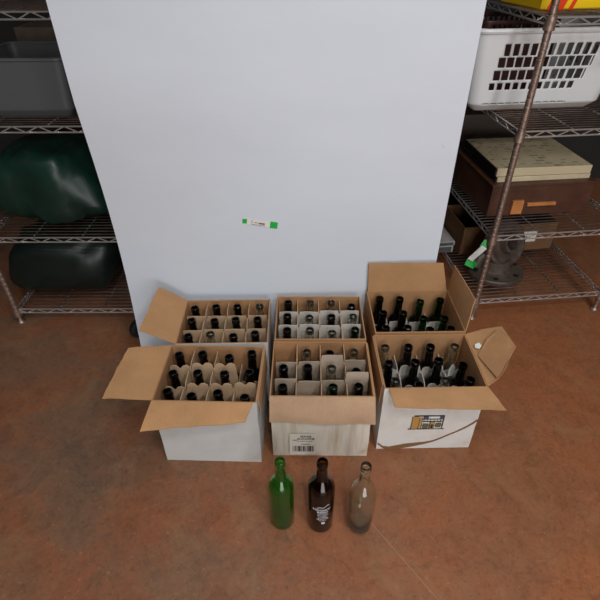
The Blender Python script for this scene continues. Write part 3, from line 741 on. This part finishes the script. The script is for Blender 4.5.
# ---- bottom shelf
z1 = ZS[0]+dk+.001
cbx = empty('carton', on(-.03+.09, .38, z1), RA+.02, 'low brown carton behind the cast iron flange on the bottom right shelf', 'box')
b = MB(); w_, d_, h_ = .50, .26, .155
b.box(0, w_, 0, .004, 0, h_, 0); b.box(0, w_, d_-.004, d_, 0, h_); b.box(0, .004, .0045, d_-.0045, 0, h_); b.box(w_-.004, w_, .0045, d_-.0045, 0, h_); b.box(.0045, w_-.0045, .0045, d_-.0045, 0, .004)
b.build('carton_body', CARDK, cbx)
wl = MB(); wl.box(.27, .40, -.0016, -.0006, .05, .11); wl.build('shipping_label', PAPER, cbx)
wl = MB()
for i in range(9): wl.box(.28+i*.008, .283+i*.008+(i % 3)*.0012, -.0022, -.0017, .06, .085)
wl.build('label_barcode', INK, cbx)
def blob(name, mat, c, r, pw, amp, sc, seed, parent=None, flat=True, n=(40, 24), fn=None):
    b = MB(); vs = []
    sp = lambda t, p: math.copysign(abs(t)**p, t)
    for j in range(n[1]+1):
        ph = -pi/2+pi*j/n[1]
        for i in range(n[0]):
            th = 2*pi*i/n[0]
            p = Vector((sp(cos(ph), pw)*sp(cos(th), pw)*r[0], sp(cos(ph), pw)*sp(sin(th), pw)*r[1], sp(sin(ph), pw)*r[2]))
            nn = noise.noise(Vector((p.x*sc+seed, p.y*sc, p.z*sc)))+.5*noise.noise(Vector((p.x*sc*2.3, p.y*sc*2.3+seed, p.z*sc*2.3)))
            p += p.normalized()*amp*nn
            if fn: p = fn(p)
            if flat: p.z = max(p.z, -r[2])
            vs.append(p)
    fs = [(j*n[0]+i, j*n[0]+(i+1) % n[0], (j+1)*n[0]+(i+1) % n[0], (j+1)*n[0]+i) for j in range(n[1]) for i in range(n[0])]
    b.add(vs, fs); o = b.build(name, mat, parent, True, 180); o.location = c; return o
# black bag bulging out of the low carton
bg = blob('plastic_bag', simple('black_bag', (16, 16, 18), .3, bump=.5, scale=12), on(.31, .515, z1+.110), (.185, .088, .10), .6, .015, 14, 4)
tag(bg, 'crumpled black plastic bag inside the low brown carton on bottom shelf', 'bag')
bg2 = blob('plastic_bag', simple('black_bag_matte', (20, 20, 22), .35, bump=.5, scale=12), on(.18, .98, z1+.11), (.17, .13, .11), .6, .03, 12, 9)
tag(bg2, 'large black plastic bag at the back of the bottom right shelf', 'bag')
# white flat boxes lying at the left of the low carton
for i, (lab_, hh, zz) in enumerate((('flat white box with grey edge lying on the bottom right shelf', .036, 0), ('thinner white box on top of the flat white box, bottom right shelf', .022, .0375))):
    p = empty('flat_box', on(-.075+i*.006, .41, z1+zz), RA+.03*i, lab_, 'box', 'flat white boxes on the bottom right shelf')
    slab('box_body', p, LGREY, 0, .110, 0, .30, 0, hh); slab('spine', p, GREYP, .01, .100, -.0025, -.0005, .004, hh-.004, 0)

# cast iron flange with green tape
fl = empty('cast_iron_flange', on(.170, .205, z1), RA-.15, 'rusty cast iron flange with hub and green tape on bottom right shelf', 'machine part')
b = MB(); M0 = Matrix.Translation((0, 0, 0))
b.lathe([(.05, 0), (.118, 0), (.121, .004), (.121, .018), (.117, .022), (.07, .024), (.062, .030), (.058, .07), (.052, .074), (.046, .074), (.046, 0)], 40, 0, None, True)
b.build('base_flange', IRON, fl, True)
for k in range(6):
    a = 2*pi*k/6+.3; bo = MB()
    bo.lathe([(.003, .0222), (.0105, .0222), (.0105, .0255), (.003, .0255)], 12, 0, Matrix.Translation((.095*cos(a), .095*sin(a), 0)))
    bo.build('bolt_hole', RUBBER, fl, True)
M1 = Matrix.Translation((.02, .02, .135)) @ Matrix.Scale(1.28, 4) @ Matrix.Rotation(.5, 4, 'Z') @ Matrix.Rotation(1.15, 4, 'X')
b = MB(); b.lathe([(.020, -.02), (.072, -.016), (.08, -.01), (.08, .012), (.072, .016), (.055, .010), (.036, .012), (.032, .035), (.022, .035), (.020, .02)], 36, 0, M1, True)
b.build('upright_disc', IRON, fl, True)
M2 = Matrix.Translation((-.05, -.02, .085)) @ Matrix.Rotation(-.6, 4, 'Y')
b = MB(); b.tube([(-.09, -.0, .03), (-.075, .01, .075), (-.04, .015, .098), (.0, .02, .105)], [.026, .03, .03, .028], 12); b.build('elbow', IRON, fl, True)
def tapeband(A, B, rr, name, mat):
    b = MB(); b.tube([A, B], rr, 16, caps=False); o = b.build(name, mat, fl, True); s = o.modifiers.new('t', 'SOLIDIFY'); s.thickness = .001; s.offset = 1; return o
b = MB()
b.prism([(-.135, -.035, .028), (-.100, -.050, .018), (-.088, -.050, .040), (-.105, -.030, .062), (-.125, -.026, .055)], .0012)
g2_ = b.build('green_tape', GREEN, fl); g2_.location = (-.012, -.004, .030)
b = MB(); b.prism([(-.085, -.020, .112), (-.060, -.028, .100), (-.030, -.030, .118), (-.040, -.012, .136), (-.068, -.010, .138)], .0012)
gt = b.build('green_tape', GREEN, fl)
fl.scale = (1.12, 1.12, 1.12); gt.location = (-.012, -.004, .030)
b = MB(); b.prism([(-.128, -.036, .060), (-.108, -.041, .048), (-.058, -.034, .108), (-.078, -.026, .120)], .0012); b.build('paper_tag', PAPER, gt)

# ---- left shelving contents
LB = (LX, LYY, LA)
def fgreen(p):
    t = max(0, min(1, (p.z+.16)/.32)); p.x = p.x*(1-.45*t)-.02*t; return p
g1 = blob('storage_bag', GREENB, on(.27, .24, .452+dk+.161, LB), (.29, .19, .16), .55, .035, 9, 3, fn=fgreen)
tag(g1, 'dark green plastic bag on the middle shelf left of the board', 'bag', 'green bags on the left shelving')
def fgreen2(p):
    t = max(0, min(1, (p.z+.15)/.3)); p.x = p.x+.06*t; return p
g2 = blob('storage_bag', GREENK, on(.17, .26, .078+dk+.146, LB), (.25, .2, .145), .55, .03, 8, 13, fn=fgreen2)
tag(g2, 'blackish green plastic bag on the bottom shelf left of the board', 'bag', 'green bags on the left shelving')
g3 = empty('storage_bin', on(.10, .08, .905+dk+.001, LB), 0, 'grey plastic bin on the upper shelf left of the board', 'bin')
o, rim = tub('bin_body', g3, GREYP, .30, .30, .20, .02, lambda *a: False, .003, .03); g3.location = on(.33, .22, .905+dk+.001, LB)
rb = MB(); rb.tube(rim, .006, 6, closed=True); rb.build('rim', GREYP, g3, True)
b = MB(); b.box(-.22, .22, -.15, .15, 0, .22); o = b.build('storage_box', CARDD); o.location = on(.28, .8, .905+dk+.001, LB); tag(o, 'dark brown box at the back of the left upper shelf', 'box')

# ------------------------------------------------------------------ lights
LIGHTS = [(.25, -.75, 13, .3), (1.25, -.75, 20, .3), (-1.3, -.75, 10, .3), (.4, -2.5, 44, 1.0), (1.5, -1.6, 34, 1.2), (.5, .7, 14, 1.2)]
for i, (x, y, en, ln) in enumerate(LIGHTS):
    ld = bpy.data.lights.new('ceiling_lamp_light', 'AREA'); ld.shape = 'RECTANGLE'; ld.size = .22; ld.size_y = ln
    ld.energy = en; ld.color = (1, .985, .965)
    lo_ = bpy.data.objects.new('ceiling_lamp_light', ld); col.objects.link(lo_); lo_.location = (x, y, 3.28)
    f = MB(); f.box(-.12, .12, -ln/2-.04, ln/2+.04, 0, .06); h = f.build('ceiling_lamp', CEILM); h.location = (x, y, 3.34)
    tag(h, 'long narrow fluorescent ceiling lamp above the cartons', 'lamp', 'ceiling lamps')
    lo_.parent = h; lo_.location = (0, 0, -.01)
ld = bpy.data.lights.new('front_fill_light', 'AREA'); ld.shape = 'RECTANGLE'; ld.size = 2.2; ld.size_y = 1.9; ld.energy = 62; ld.color = (.97, .985, 1)  # fill light added behind the camera to brighten upright faces, no real doorway
do = bpy.data.objects.new('front_fill_light', ld); col.objects.link(do); do.location = (.75, -2.9, 1.0); do.rotation_euler = (radians(90), 0, 0)
w = bpy.data.worlds.new('w'); scene.world = w; w.use_nodes = True
w.node_tree.nodes['Background'].inputs[0].default_value = (.5, .52, .56, 1); w.node_tree.nodes['Background'].inputs[1].default_value = .15

# ------------------------------------------------------------------ camera
th, ro, Hc = radians(36.896), radians(-.371), 1.4447
cam = bpy.data.cameras.new('camera'); co = bpy.data.objects.new('camera', cam); col.objects.link(co); scene.camera = co
r = Vector((1, 0, 0)); u = Vector((0, sin(th), cos(th))); d = Vector((0, cos(th), -sin(th)))
r2 = r*cos(ro)+u*sin(ro); u2 = u*cos(ro)-r*sin(ro)
M = Matrix((r2, u2, -d)).transposed().to_4x4(); M.translation = (0, 0, Hc); co.matrix_world = M
cam.sensor_width = 36; cam.lens = 484.38/600*36; cam.clip_start = .02
vs = scene.view_settings; vs.view_transform = 'Standard'; vs.look = 'None'; vs.gamma = 1; vs.use_curve_mapping = False; vs.exposure = 0.0
scene.cycles.max_bounces = 14; scene.cycles.transmission_bounces = 12; scene.cycles.transparent_max_bounces = 8
